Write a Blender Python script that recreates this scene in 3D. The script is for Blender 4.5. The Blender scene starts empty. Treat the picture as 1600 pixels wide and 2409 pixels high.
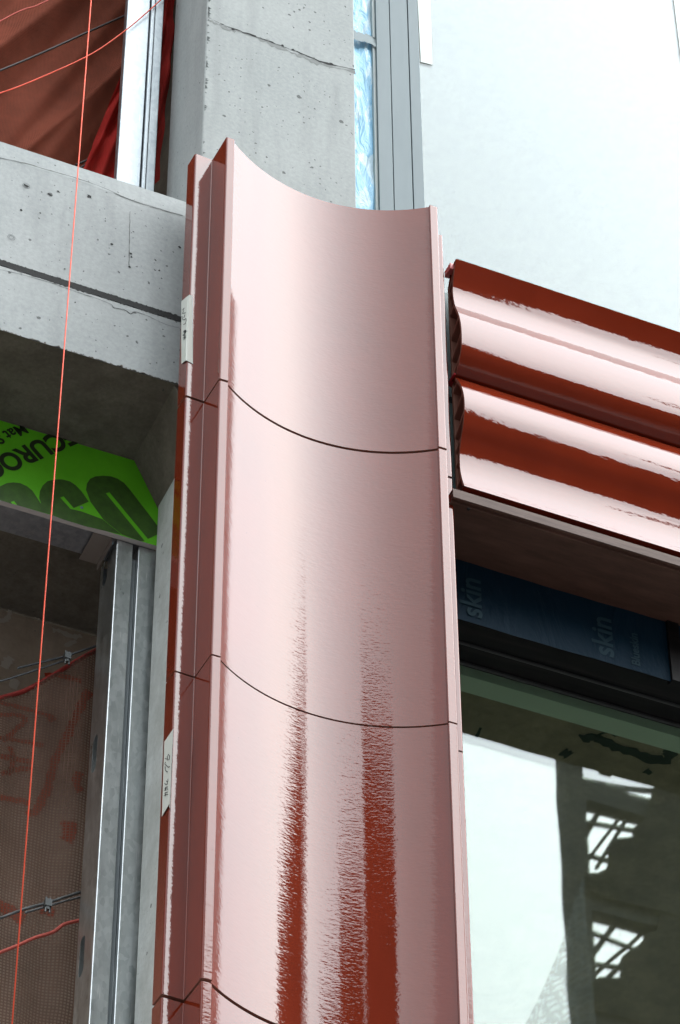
import bpy, math, random
from mathutils import Vector, geometry
random.seed(7)
SC = bpy.context.scene
COL = SC.collection
PI = math.pi
V = Vector

# ------------------------------------------------------------------ camera
# World frame: X runs along the facade, Y into the wall, Z up.
CAM = V((-2.6534, -6.9288, 1.6))
R_ = V((0.9154869843, -0.4023169695, -0.0049636245))
U_ = V((-0.2754064602, -0.6355956934, 0.7212277007))
F_ = V((0.2933170012, 0.6589075584, 0.6926802771))
FPX = 7663.67
from mathutils import Matrix
cam = bpy.data.cameras.new('camera'); camo = bpy.data.objects.new('camera', cam); COL.objects.link(camo)
camo.matrix_world = Matrix(((R_.x, U_.x, -F_.x, CAM.x), (R_.y, U_.y, -F_.y, CAM.y), (R_.z, U_.z, -F_.z, CAM.z), (0, 0, 0, 1)))
cam.sensor_fit = 'VERTICAL'; cam.sensor_height = 36; cam.lens = 36 * FPX / 2409
cam.clip_start = 0.1; cam.clip_end = 2000
SC.camera = camo

# ------------------------------------------------------------------ sky, sun, exposure
SUN_EL, SUN_AZ = math.radians(40), math.radians(43)     # azimuth from the street side of the facade, minus = left
w = bpy.data.worlds.new('World'); SC.world = w; w.use_nodes = True
nt = w.node_tree; nt.nodes.clear()
sky = nt.nodes.new('ShaderNodeTexSky'); sky.sky_type = 'NISHITA'; sky.sun_disc = False
sky.sun_elevation = SUN_EL; sky.sun_rotation = PI - SUN_AZ
sky.dust_density = 4; sky.air_density = 1.2
tc = nt.nodes.new('ShaderNodeTexCoord')
mp = nt.nodes.new('ShaderNodeMapping'); mp.inputs['Scale'].default_value = (1.3, 1.3, 2.6)
no = nt.nodes.new('ShaderNodeTexNoise'); no.inputs['Scale'].default_value = 1.4; no.inputs['Detail'].default_value = 5
no.inputs['Roughness'].default_value = .5
cr = nt.nodes.new('ShaderNodeValToRGB')
cr.color_ramp.elements[0].position = .3; cr.color_ramp.elements[0].color = (.86, .945, .985, 1)
cr.color_ramp.elements[1].position = .7; cr.color_ramp.elements[1].color = (.965, 1.035, 1.06, 1)
mx = nt.nodes.new('ShaderNodeMix'); mx.data_type = 'RGBA'; mx.inputs[0].default_value = .88
bg = nt.nodes.new('ShaderNodeBackground'); bg.inputs['Strength'].default_value = .1
wo = nt.nodes.new('ShaderNodeOutputWorld')
L = nt.links.new
L(tc.outputs['Generated'], mp.inputs[0]); L(mp.outputs[0], no.inputs['Vector']); L(no.outputs['Fac'], cr.inputs[0])
# thin overcast: brighter cloud round the veiled sun, falling off evenly to every side
SUND = V((math.sin(SUN_AZ) * math.cos(SUN_EL), -math.cos(SUN_AZ) * math.cos(SUN_EL), math.sin(SUN_EL)))
dt = nt.nodes.new('ShaderNodeVectorMath'); dt.operation = 'DOT_PRODUCT'; dt.inputs[1].default_value = SUND
def wm(op, a, b, clamp=False):
    n = nt.nodes.new('ShaderNodeMath'); n.operation = op; n.use_clamp = clamp
    for i, v in enumerate((a, b)):
        if isinstance(v, (int, float)): n.inputs[i].default_value = v
        else: nt.links.new(v, n.inputs[i])
    return n.outputs[0]
L(tc.outputs['Generated'], dt.inputs[0])
glow = wm('ADD', wm('MULTIPLY', wm('POWER', wm('MAXIMUM', dt.outputs['Value'], 0), 5), 20.5), 4.9)
sc_ = nt.nodes.new('ShaderNodeVectorMath'); sc_.operation = 'SCALE'; L(cr.outputs[0], sc_.inputs[0]); L(glow, sc_.inputs['Scale'])
L(sky.outputs[0], mx.inputs[6]); L(sc_.outputs[0], mx.inputs[7]); L(mx.outputs[2], bg.inputs[0]); L(bg.outputs[0], wo.inputs[0])
sl = bpy.data.lights.new('sun', 'SUN'); sl.energy = .5; sl.angle = math.radians(120); sl.color = (1, .97, .93)
so = bpy.data.objects.new('sun', sl); COL.objects.link(so)
sd = V((math.sin(SUN_AZ) * math.cos(SUN_EL), -math.cos(SUN_AZ) * math.cos(SUN_EL), math.sin(SUN_EL)))
so.rotation_euler = sd.to_track_quat('Z', 'Y').to_euler(); so.location = (0, -20, 40)
SC.view_settings.view_transform = 'Standard'; SC.view_settings.look = 'None'
SC.view_settings.exposure = 2.0; SC.view_settings.gamma = 1
SC.view_settings.use_curve_mapping = False
SC.cycles.max_bounces = 10; SC.cycles.transparent_max_bounces = 24

# ------------------------------------------------------------------ measuring: where a sight line of the survey photo meets a real plane
def ray(x, y): return F_ + R_ * ((x - 800) / FPX) - U_ * ((y - 1204.5) / FPX)
def on_y(x, y, n): d = ray(x, y); return CAM + d * ((n - CAM.y) / d.y)
def on_x(x, y, u): d = ray(x, y); return CAM + d * ((u - CAM.x) / d.x)
def on_z(x, y, z): d = ray(x, y); return CAM + d * ((z - CAM.z) / d.z)
NG = .615                                                  # front face of the lower window glass
def mirror_y(x, y, n):                                     # seen in the window glass: point on a plane across the street
    d = ray(x, y); t = (2 * NG - n - CAM.y) / d.y; p = CAM + d * t
    return V((p.x, n, p.z))

# ------------------------------------------------------------------ materials
def mat(name, color=(.5, .5, .5), rough=.6, metal=0, ior=1.5):
    m = bpy.data.materials.new(name); m.use_nodes = True
    b = m.node_tree.nodes['Principled BSDF']
    b.inputs['Base Color'].default_value = (*color, 1); b.inputs['Roughness'].default_value = rough
    b.inputs['Metallic'].default_value = metal; b.inputs['IOR'].default_value = ior
    return m
class N:                                                   # small node writer
    def __init__(s, m): s.t = m.node_tree; s.b = s.t.nodes.get('Principled BSDF'); s.out = s.t.nodes['Material Output']
    def new(s, k, **kw):
        n = s.t.nodes.new('ShaderNode' + k)
        for a, v in kw.items(): setattr(n, a, v)
        return n
    def link(s, a, b): s.t.links.new(a, b)
    def pos(s, scale=(1, 1, 1), rot=(0, 0, 0)):
        g = s.new('NewGeometry'); m = s.new('Mapping'); m.inputs['Scale'].default_value = scale; m.inputs['Rotation'].default_value = rot
        s.link(g.outputs['Position'], m.inputs['Vector']); return m.outputs[0]
    def noise(s, vec, scale=1, detail=3, rough=.55, dist=0):
        n = s.new('TexNoise'); n.inputs['Scale'].default_value = scale; n.inputs['Detail'].default_value = detail
        n.inputs['Roughness'].default_value = rough; n.inputs['Distortion'].default_value = dist
        s.link(vec, n.inputs['Vector']); return n.outputs['Fac']
    def vor(s, vec, scale=1, rnd=1):
        n = s.new('TexVoronoi'); n.inputs['Scale'].default_value = scale; n.inputs['Randomness'].default_value = rnd
        s.link(vec, n.inputs['Vector']); return n
    def ramp(s, fac, stops):
        r = s.new('ValToRGB'); e = r.color_ramp.elements
        while len(e) < len(stops): e.new(.5)
        for el, (p, c) in zip(e, stops): el.position = p; el.color = (*c, 1) if len(c) == 3 else c
        s.link(fac, r.inputs[0]); return r.outputs[0]
    def math(s, op, a, b=None, c=None, clamp=False):
        n = s.new('Math', operation=op); n.use_clamp = clamp
        for i, v in enumerate((a, b, c)):
            if v is None: continue
            if isinstance(v, (int, float)): n.inputs[i].default_value = v
            else: s.link(v, n.inputs[i])
        return n.outputs[0]
    def mix(s, fac, a, b, mode='MIX'):
        n = s.new('Mix', data_type='RGBA', blend_type=mode)
        for i, v in ((0, fac), (6, a), (7, b)):
            if isinstance(v, (int, float)): n.inputs[i].default_value = v
            elif isinstance(v, tuple): n.inputs[i].default_value = (*v, 1)
            else: s.link(v, n.inputs[i])
        return n.outputs[2]
    def bump(s, h, dist, strength=1):
        n = s.new('Bump'); n.inputs['Distance'].default_value = dist; n.inputs['Strength'].default_value = strength
        s.link(h, n.inputs['Height']); return n.outputs[0]
    def color(s, c): s.link(c, s.b.inputs['Base Color'])
    def rough(s, c): s.link(c, s.b.inputs['Roughness'])
    def normal(s, c): s.link(c, s.b.inputs['Normal'])
G3 = lambda v: (v, v, v)

def glaze(name, scale, dist, base=(.158, .0185, .0066)):
    m = mat(name, base, .035, ior=1.52); n = N(m)
    v = n.noise(n.pos((1.5, 1.5, .8)), 3, 3)
    c = n.ramp(v, [(.3, tuple(x * .9 for x in base)), (.7, tuple(x * 1.08 for x in base))])
    sp = n.vor(n.pos(), 26)
    dot = n.math('LESS_THAN', sp.outputs['Distance'], .028)
    n.color(n.mix(dot, c, (.05, .02, .012)))
    a = n.noise(n.pos(scale), 1, 2.5, .5)
    b2 = n.noise(n.pos(tuple(k * .23 for k in scale)), 1, 1, .5)
    n.normal(n.bump(n.math('ADD', a, n.math('MULTIPLY', b2, .7)), dist))
    return m
GLAZE = glaze('red_brown_glaze', (55, 55, 125), .00030)
GLAZE_WAVE = glaze('red_brown_glaze_wave', (24, 75, 75), .00030)
CLAY = mat('raw_fired_clay', (.22, .095, .065), .8)
def concrete(name, c0, c1, pits=1.0, thr=.1, stain=None):
    m = mat(name, c0, .85); n = N(m)
    big = n.noise(n.pos((1, 1, 1)), 2.2, 5, .6, .4)
    fine = n.noise(n.pos((1, 1, 1)), 60, 5, .65)
    c = n.ramp(big, [(.3, c0), (.7, c1)])
    c = n.mix(.35, c, n.ramp(fine, [(.3, tuple(x * .8 for x in c0)), (.7, tuple(min(1, x * 1.15) for x in c1))]))
    st = n.noise(n.pos((4, 4, .5)), 3, 4, .6)
    c = n.mix(n.math('MULTIPLY', n.ramp(st, [(.48, G3(0)), (.72, G3(1))]), .34), c, tuple(x * .62 for x in c0))
    # air holes of two sizes, irregular
    warp = n.new('VectorMath', operation='MULTIPLY_ADD')
    nz = n.new('TexNoise'); nz.inputs['Scale'].default_value = 90; n.link(n.pos(), nz.inputs['Vector'])
    n.link(nz.outputs['Color'], warp.inputs[0]); warp.inputs[1].default_value = G3(.012); n.link(n.pos(), warp.inputs[2])
    keep = n.noise(n.pos(), 1.7, 3, .6)
    v1 = n.vor(warp.outputs[0], 17); v2 = n.vor(warp.outputs[0], 46)
    sep = n.new('SeparateColor'); n.link(v1.outputs['Color'], sep.inputs[0])
    sep2 = n.new('SeparateColor'); n.link(v2.outputs['Color'], sep2.inputs[0])
    r1 = n.math('MULTIPLY', n.math('POWER', sep.outputs[0], 4), .17 * pits)
    r2 = n.math('MULTIPLY', n.math('MULTIPLY', n.math('POWER', sep2.outputs[0], 2.2), n.ramp(keep, [(.35, G3(.45)), (.62, G3(1))])), .24 * pits)
    p1 = n.math('LESS_THAN', v1.outputs['Distance'], r1)
    p2 = n.math('LESS_THAN', v2.outputs['Distance'], r2)
    pit = n.math('MAXIMUM', p1, p2)
    c = n.mix(n.math('MULTIPLY', pit, .72), c, (.035, .036, .036))
    if stain:
        ss = n.noise(n.pos((2, 2, 2)), 2.6, 6, .7)
        c = n.mix(n.ramp(ss, [(.42, G3(0)), (.7, G3(.8))]), c, stain)
    n.color(c)
    h = n.math('SUBTRACT', n.math('MULTIPLY', fine, .35), pit)
    n.normal(n.bump(h, .003, .7))
    return m
CONC = concrete('fair_faced_concrete', (.305, .325, .322), (.38, .395, .388), 1.1)
CONC_LIT = concrete('lightened_concrete', (.46, .48, .465), (.56, .575, .555), .9, stain=(.33, .335, .31))  # lower shaft: light from the left is put into this lighter colour
CONC_BEAM = concrete('beam_concrete', (.315, .335, .335), (.39, .405, .403), 1.1)
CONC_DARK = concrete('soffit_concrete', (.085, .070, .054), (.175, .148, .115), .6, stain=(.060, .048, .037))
CONC_BROWN = concrete('brown_back_wall', (.56, .43, .33), (.68, .56, .45), .4, stain=(.44, .32, .235))
CONC_OLIVE = concrete('olive_ceiling', (.30, .265, .18), (.40, .35, .25), .6, stain=(.20, .18, .125))
CRACK = mat('dark_gap', (.02, .02, .02), .9)
def galv(name, c0, c1, r0, r1):
    m = mat(name, c0, .35, 1); n = N(m)
    v = n.vor(n.pos((1, 1, .6)), 70); sep = n.new('SeparateColor'); n.link(v.outputs['Color'], sep.inputs[0])
    sm = n.noise(n.pos((6, 6, .9)), 4, 4, .6)
    scr = n.noise(n.pos((90, 90, 5)), 1, 3, .7)
    f = n.math('ADD', n.math('MULTIPLY', sep.outputs[0], .3), n.math('MULTIPLY', sm, .7))
    c = n.ramp(f, [(.25, c0), (.75, c1)])
    n.color(n.mix(n.ramp(scr, [(.63, G3(0)), (.72, G3(.6))]), c, tuple(min(1, x * 1.35) for x in c1)))
    n.rough(n.ramp(f, [(.2, G3(r0)), (.8, G3(r1))]))
    n.normal(n.bump(sm, .002, .35))
    return m
GALV = galv('galvanised_steel', (.52, .56, .57), (.74, .77, .78), .26, .42)
GALV_BRIGHT = galv('bright_galvanised_steel', (.22, .245, .265), (.36, .39, .41), .38, .5)
TRACK = galv('dull_track_steel', (.22, .24, .28), (.33, .35, .39), .4, .55)
ALU = mat('grey_powder_coat', (.22, .275, .295), .5); ALU.node_tree.nodes['Principled BSDF'].inputs['Specular IOR Level'].default_value = .25
nn = N(ALU); nn.color(nn.ramp(nn.noise(nn.pos((3, 3, .8)), 3, 3), [(.3, (.150, .188, .203)), (.7, (.172, .21, .225))]))
BLACK = mat('black_frame', (.012, .012, .014), .45); BLACK.node_tree.nodes['Principled BSDF'].inputs['Specular IOR Level'].default_value = .15
nn = N(BLACK); nn.color(nn.ramp(nn.noise(nn.pos((2, 30, 30)), 1, 5, .7), [(.45, (.004, .0038, .0042)), (.75, (.014, .011, .011))]))
RUBBER = mat('rubber', (.01, .01, .01), .6)
BRONZE = mat('bronze_soffit_sheet', (.075, .042, .032), .5, .3)
nn = N(BRONZE); nn.color(nn.ramp(nn.noise(nn.pos((2, 9, 4)), 3, 5, .65), [(.35, (.075, .034, .022)), (.72, (.125, .058, .040))]))
BRONZE_LIP = mat('bronze_flashing', (.24, .17, .15), .55, 0); BRONZE_LIP.node_tree.nodes['Principled BSDF'].inputs['Specular IOR Level'].default_value = .2
nn = N(BRONZE_LIP); nn.color(nn.ramp(nn.noise(nn.pos((3, 9, 25)), 2, 5, .65), [(.35, (.085, .052, .042)), (.7, (.145, .095, .078))]))
def membrane(name, c, white, folds):
    m = mat(name, c, .35 if white else .6); n = N(m)
    a = n.noise(n.pos((9, 9, 3)), 1.6, 6, .62, .7)
    f = n.noise(n.pos((folds, folds, folds * .28)), 1, 4, .6, 1.2)
    n.b.inputs['Specular IOR Level'].default_value = .5 if white else .12
    n.color(n.mix(n.ramp(a, [(.5, G3(0)), (.56, G3(.8))]) if white else 0.0, c, white or c))
    n.normal(n.bump(f, .02, .8)); return m
BLUE_LIGHT = membrane('blue_film', (.22, .50, .72), (.55, .70, .78), 22)
BLUE_SHADED = membrane('shaded_blue_membrane', (.0025, .016, .031), None, 7)  # deep shade under the soffit is put into this near-black blue
BLUE_PRINT = mat('membrane_print', (.018, .042, .056), .6); BLUE_PRINT.node_tree.nodes['Principled BSDF'].inputs['Specular IOR Level'].default_value = .12
SHEATH = mat('green_grey_membrane', (.16, .24, .24), .5)
TAPE = mat('masking_tape', (.60, .61, .56), .7)
nn = N(TAPE); nn.normal(nn.bump(nn.noise(nn.pos(), 160, 2), .0008, .6))
TAPE2 = mat('pale_tape', (.66, .71, .68), .6)
INK = mat('black_marker', (.012, .012, .014), .6)
GREEN = mat('green_board_face', (.14, .62, .01), .65)
nn = N(GREEN); nn.color(nn.ramp(nn.noise(nn.pos(), 9, 4, .6), [(.3, (.13, .58, .008)), (.7, (.16, .66, .014))]))
nn.normal(nn.bump(nn.noise(nn.pos(), 240, 2), .001, .5))
GREEN_PRINT = mat('dark_green_print', (.042, .105, .012), .65)
nn = N(GREEN_PRINT); nn.color(nn.ramp(nn.noise(nn.pos(), 30, 5, .7), [(.3, (.035, .09, .01)), (.75, (.06, .16, .014))]))
BLACK_PRINT = mat('black_green_print', (.016, .03, .006), .7)
GYPSUM = mat('gypsum_core', (.42, .37, .36), .9)
ORANGE = mat('fluorescent_string', (.85, .075, .022), .55)
ORANGE_PAINT = mat('orange_spray_paint', (.62, .07, .02), .8)
GREY_SMEAR = mat('pale_plaster_smear', (.66, .58, .50), .9)
RED_EDGE = mat('red_hem', (.30, .018, .012), .7)
RED_CORD = mat('salmon_cord', (.62, .12, .09), .7)
WIRE = mat('wire_rope_steel', (.20, .21, .215), .5, .8)
DARK_WIRE = mat('dark_cable', (.05, .045, .045), .6, .3)
CHROME = mat('zinc_clamp', (.16, .165, .165), .5, 1)
PINK = mat('pink_plastic', (.60, .16, .16), .4)
RED = mat('red_plastic', (.45, .02, .03), .4)
SCREW = mat('blue_zinc_screw', (.25, .36, .42), .35, .8)
SPRAY_GREEN = mat('dark_green_spray', (.02, .045, .03), .8)

def net(name, c, open_, cell, ang=0, red=None):
    m = mat(name, c, .8); n = N(m)
    p = n.pos((1, 1, 1))
    sx = n.new('SeparateXYZ'); n.link(p, sx.inputs[0])
    warp = n.noise(n.pos(), 6, 2)
    def line(a):
        k = n.math('ADD', n.math('MULTIPLY', a, 2 * PI / cell), n.math('MULTIPLY', warp, 6))
        return n.math('MULTIPLY_ADD', n.math('SINE', k), .5, .5)
    g = n.math('MAXIMUM', line(sx.outputs[0]), line(sx.outputs[2]))
    a = n.math('MULTIPLY_ADD', n.math('POWER', g, 1.6), open_[1] - open_[0], open_[0])
    col = n.ramp(n.noise(n.pos(), 4, 4, .6), [(.3, tuple(x * .8 for x in c)), (.7, tuple(x * 1.2 for x in c))])
    n.color(col)
    tr = n.new('BsdfTranslucent'); n.link(col, tr.inputs[0])
    m1 = n.new('MixShader'); m1.inputs[0].default_value = .35; n.link(n.b.outputs[0], m1.inputs[1]); n.link(tr.outputs[0], m1.inputs[2])
    tp = n.new('BsdfTransparent'); m2 = n.new('MixShader')
    n.link(a, m2.inputs[0]); n.link(tp.outputs[0], m2.inputs[1]); n.link(m1.outputs[0], m2.inputs[2])
    n.link(m2.outputs[0], n.out.inputs[0]); n.b.inputs['Specular IOR Level'].default_value = .1
    return m
NET_BROWN = net('brown_debris_net', (.33, .092, .056), (.64, .88), .0052)
NET_LOW = net('brown_grid_net', (.185, .105, .078), (.28, .85), .0115)
NET_RED = net('red_net', (.36, .020, .016), (.8, .97), .006)
NET_WHITE = net('white_gauze', (.72, .78, .78), (.14, .42), .16)
TARP = mat('dark_tarpaulin', (.07, .072, .065), .8)
nn = N(TARP); nn.color(nn.ramp(nn.noise(nn.pos((1, 1, .35)), .55, 5, .7), [(.3, (.03, .032, .028)), (.6, (.08, .08, .068)), (.8, (.13, .06, .045))]))
FRAME_GREY = mat('grey_frame_concrete', (.16, .165, .16), .85)
BRICK_DARK = mat('dark_brick', (.075, .045, .035), .85)
PANE_DARK = mat('dark_glazing', (.02, .024, .028), .12)
ASPHALT = mat('asphalt', (.05, .05, .052), .85)
nn = N(ASPHALT); nn.color(nn.ramp(nn.noise(nn.pos(), 3, 6, .7), [(.3, (.042, .042, .044)), (.7, (.062, .062, .064))]))
PAVE = mat('pavement_concrete', (.24, .235, .225), .85)
nn = N(PAVE); nn.color(nn.ramp(nn.noise(nn.pos(), 2, 6, .7), [(.3, (.2, .197, .19)), (.7, (.27, .265, .255))]))

def glass(name, refl, tint, gtint, film=.001):
    m = bpy.data.materials.new(name); m.use_nodes = True; n = N(m); n.t.nodes.remove(n.b)
    tp = n.new('BsdfTransparent'); tp.inputs[0].default_value = (*tint, 1)
    gl = n.new('BsdfGlossy'); gl.inputs['Roughness'].default_value = .012; gl.inputs[0].default_value = (*gtint, 1)
    n.link(n.bump(n.noise(n.pos(), 2.6, 1), .0002), gl.inputs['Normal'])
    df = n.new('BsdfDiffuse'); df.inputs[0].default_value = (.5, .5, .46, 1)
    lw = n.new('LayerWeight'); lw.inputs[0].default_value = .5
    f = n.math('MULTIPLY_ADD', n.math('POWER', lw.outputs['Facing'], 3.5), .7, refl)
    m1 = n.new('MixShader'); n.link(f, m1.inputs[0]); n.link(tp.outputs[0], m1.inputs[1]); n.link(gl.outputs[0], m1.inputs[2])
    d = n.noise(n.pos(), 8, 5, .7); sp = n.vor(n.pos(), 60)
    sep = n.new('SeparateColor'); n.link(sp.outputs['Color'], sep.inputs[0])
    dot = n.math('LESS_THAN', sp.outputs['Distance'], n.math('MULTIPLY', n.math('POWER', sep.outputs[0], 6), .14))
    dust = n.math('ADD', n.math('MULTIPLY', d, film), n.math('MULTIPLY', dot, .30), clamp=True)
    m2 = n.new('MixShader'); n.link(dust, m2.inputs[0]); n.link(m1.outputs[0], m2.inputs[1]); n.link(df.outputs[0], m2.inputs[2])
    n.link(m2.outputs[0], n.out.inputs[0]); return m
GLASS_UP = glass('coated_glass_clear', .024, (.84, .86, .83), (.88, .945, 1), 0)
GLASS = glass('coated_glass', .033, (.84, .86, .82), (.88, .945, 1), .004)

# ------------------------------------------------------------------ builders
def tag(o, label=None, cat=None, group=None, kind=None):
    for k, v in (('label', label), ('category', cat), ('group', group), ('kind', kind)):
        if v: o[k] = v
    return o
def thing(name, loc, label, cat, group=None):
    o = bpy.data.objects.new(name, None); COL.objects.link(o); o.location = loc; o.empty_display_size = .1
    return tag(o, label, cat, group)
def wloc(o):
    p = V(o.location)
    while o.parent: o = o.parent; p += o.location
    return p
def mesh(name, vs, fs, m, parent=None, smooth=False, base=None):
    """one mesh object; vertices come in world space"""
    base = V(base) if base is not None else (sum((V(v) for v in vs), V()) / len(vs))
    if base is not None and not parent and vs: base = V((base.x, base.y, min(v[2] for v in vs)))
    me = bpy.data.meshes.new(name); me.from_pydata([tuple(V(v) - base) for v in vs], [], fs)
    for k in (m if isinstance(m, (list, tuple)) else [m]): me.materials.append(k)
    if smooth: me.polygons.foreach_set('use_smooth', [True] * len(me.polygons))
    me.update()
    o = bpy.data.objects.new(name, me); COL.objects.link(o)
    o.location = base
    if parent: o.parent = parent; o.location = base - wloc(parent)
    return o
class MB:
    def __init__(s): s.v = []; s.f = []; s.mi = []
    def add(s, vs, fs, mi=0):
        k = len(s.v); s.v += [V(v) for v in vs]; s.f += [tuple(i + k for i in f) for f in fs]; s.mi += [mi] * len(fs); return s
    def box(s, x0, x1, y0, y1, z0, z1, mi=0):
        x0, x1 = sorted((x0, x1)); y0, y1 = sorted((y0, y1)); z0, z1 = sorted((z0, z1))
        return s.add([(x0, y0, z0), (x1, y0, z0), (x1, y1, z0), (x0, y1, z0), (x0, y0, z1), (x1, y0, z1), (x1, y1, z1), (x0, y1, z1)],
                     [(3, 2, 1, 0), (4, 5, 6, 7), (0, 1, 5, 4), (1, 2, 6, 5), (2, 3, 7, 6), (3, 0, 4, 7)], mi)
    def prism(s, poly, fn, a, b, mi=0, cap=None):
        """poly: 2D points; fn(p,q,t) -> 3D; swept from t=a to t=b"""
        n = len(poly); vs = [fn(p[0], p[1], a) for p in poly] + [fn(p[0], p[1], b) for p in poly]
        s.add(vs, [(i, (i + 1) % n, n + (i + 1) % n, n + i) for i in range(n)], mi)
        tri = geometry.tessellate_polygon([[V((p[0], p[1], 0)) for p in poly]])
        k = len(s.v) - 2 * n
        for t in tri:
            s.f.append(tuple(k + i for i in t)); s.f.append(tuple(k + n + i for i in reversed(t))); s.mi += [mi if cap is None else cap] * 2
        return s
    def tube(s, pts, r, seg=8, mi=0, closed_ends=True):
        pts = [V(p) for p in pts]; n = len(pts); rings = []
        up = V((0, 0, 1)) if abs((pts[-1] - pts[0]).normalized().z) < .9 else V((0, 1, 0))
        for i, p in enumerate(pts):
            t = (pts[min(i + 1, n - 1)] - pts[max(i - 1, 0)]).normalized()
            a = t.cross(up).normalized(); b = a.cross(t)
            rr = r[i] if isinstance(r, (list, tuple)) else r
            rings.append([p + (a * math.cos(2 * PI * k / seg) + b * math.sin(2 * PI * k / seg)) * rr for k in range(seg)])
        vs = [q for g in rings for q in g]
        fs = [(i * seg + k, i * seg + (k + 1) % seg, (i + 1) * seg + (k + 1) % seg, (i + 1) * seg + k) for i in range(n - 1) for k in range(seg)]
        if closed_ends: fs += [tuple(range(seg))[::-1], tuple((n - 1) * seg + k for k in range(seg))]
        return s.add(vs, fs, mi)
    def build(s, name, m, parent=None, smooth=False, base=None, sharp=None):
        o = mesh(name, s.v, s.f, m, parent, smooth, base)
        o.data.polygons.foreach_set('material_index', s.mi)
        import bmesh
        bm = bmesh.new(); bm.from_mesh(o.data); bmesh.ops.recalc_face_normals(bm, faces=bm.faces); bm.to_mesh(o.data); bm.free()
        if sharp is not None:
            o.data.polygons.foreach_set('use_smooth', [True] * len(o.data.polygons)); o.data.set_sharp_from_angle(angle=math.radians(sharp))
        o.data.update(); return o
def box(name, b, m, parent=None, bevel=0):
    o = MB().box(*b).build(name, m, parent)
    if bevel:
        md = o.modifiers.new('bevel', 'BEVEL'); md.width = bevel; md.segments = 2; md.limit_method = 'ANGLE'
    return o
def catmull(pts, k=8):
    pts = [V(p) for p in pts]; out = []
    for i in range(len(pts) - 1):
        p0, p1, p2, p3 = pts[max(i - 1, 0)], pts[i], pts[i + 1], pts[min(i + 2, len(pts) - 1)]
        for j in range(k):
            t = j / k
            out.append(.5 * ((2 * p1) + (p2 - p0) * t + (2 * p0 - 5 * p1 + 4 * p2 - p3) * t * t + (3 * p1 - p0 - 3 * p2 + p3) * t ** 3))
    out.append(pts[-1]); return out
def fillet(poly, radii, seg=6, support=.0015):
    """round the corners of a closed 2D polygon; support points keep the flats flat"""
    out = []; n = len(poly)
    for i, p in enumerate(poly):
        p = V(p); a = V(poly[i - 1]); b = V(poly[(i + 1) % n]); r = radii[i]
        if not r: out.append(p); continue
        da, db = (a - p).normalized(), (b - p).normalized()
        ang = da.angle(db); d = min(r / math.tan(ang / 2), (a - p).length * .45, (b - p).length * .45); rr = d * math.tan(ang / 2)
        c = p + (da + db).normalized() * (rr / math.sin(ang / 2))
        p1, p2 = p + da * d, p + db * d
        if support < (a - p).length * .5 - d: out.append(p1 + da * support)
        v1, v2 = p1 - c, p2 - c; th = v1.angle(v2)
        for k in range(seg + 1):
            t = k / seg
            out.append(c + (v1 * math.sin((1 - t) * th) + v2 * math.sin(t * th)) / math.sin(th))
        if support < (b - p).length * .5 - d: out.append(p2 + db * support)
    return out
def ribbon(mb, pts, width, normal, rag=0, k=4, mi=0):
    """flat ragged strip along a path on a surface"""
    pts = catmull(pts, k); nrm = V(normal); vs = []
    for i, p in enumerate(pts):
        t = (pts[min(i + 1, len(pts) - 1)] - pts[max(i - 1, 0)]).normalized(); s = t.cross(nrm).normalized()
        wd = width[min(int(i / len(pts) * len(width)), len(width) - 1)] if isinstance(width, list) else width
        wa, wb = wd * (.5 + rag * random.uniform(-.5, .5)), wd * (.5 + rag * random.uniform(-.5, .5))
        vs += [p + s * wa, p - s * wb]
    mb.add(vs, [(2 * i, 2 * i + 1, 2 * i + 3, 2 * i + 2) for i in range(len(pts) - 1)], mi)
    return mb

# ------------------------------------------------------------------ ground and the other side of the street
def sheet(name, x0, x1, y0, y1, z, m):
    return tag(mesh(name, [(x0, y0, z), (x1, y0, z), (x1, y1, z), (x0, y1, z)], [(0, 1, 2, 3)], m, base=(0, 0, z)), kind='structure')
sheet('street', -600, 600, -600, 600, 0, ASPHALT)
tag(box('pavement', (-60, 60, -3.2, 14, -.2, .13), PAVE), kind='structure')
tag(box('far_pavement', (-60, 60, -60, -22, -.2, .13), PAVE), kind='structure')

# tower block seen only as a dark streak mirrored in the glaze
def block(name, x0, x1, y0, y1, h, m, label, floors, cat='building'):
    t = thing(name, ((x0 + x1) / 2, (y0 + y1) / 2, 0), label, cat)
    box('wall', (x0, x1, y0, y1, 0, h), m, t)
    box('roof', (x0 - .3, x1 + .3, y0 - .3, y1 + .3, h, h + .5), FRAME_GREY, t)
    proto = None
    for k in range(floors):
        z = 4 + k * (h - 6) / floors
        nw = max(3, int((x1 - x0) / 3))
        if proto is None:
            proto = box('ribbon_window', (x0 + .6, x1 - .6, y1 - .1, y1 + .06, z, z + 1.7), PANE_DARK, t); z0 = z
        else:
            c = proto.copy(); COL.objects.link(c); c.parent = t; c.location = proto.location + V((0, 0, z - z0))
    return t
block('office_tower', -11.5, -.5, -56, -40, 41.2, BRICK_DARK, 'dark tower block across the street mirrored as the right streak in the glazed column', 12)
block('brick_building', .6, 9, -54, -40, 37.6, BRICK_DARK, 'taller brick building beside the tower block, mirrored low in the glazed column', 10)
block('brick_building', 9.4, 17, -54, -40, 35.8, BRICK_DARK, 'lower brick building beside the scaffold, mirrored low in the glazed column', 10)
block('low_building', -52, -12.5, -58, -38, 24, BRICK_DARK, 'long low building left of the tower block across the street', 6)
block('low_building', 17.5, 75, -62, -46, 33, BRICK_DARK, 'long low building right of the scaffold across the street', 6)

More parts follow.
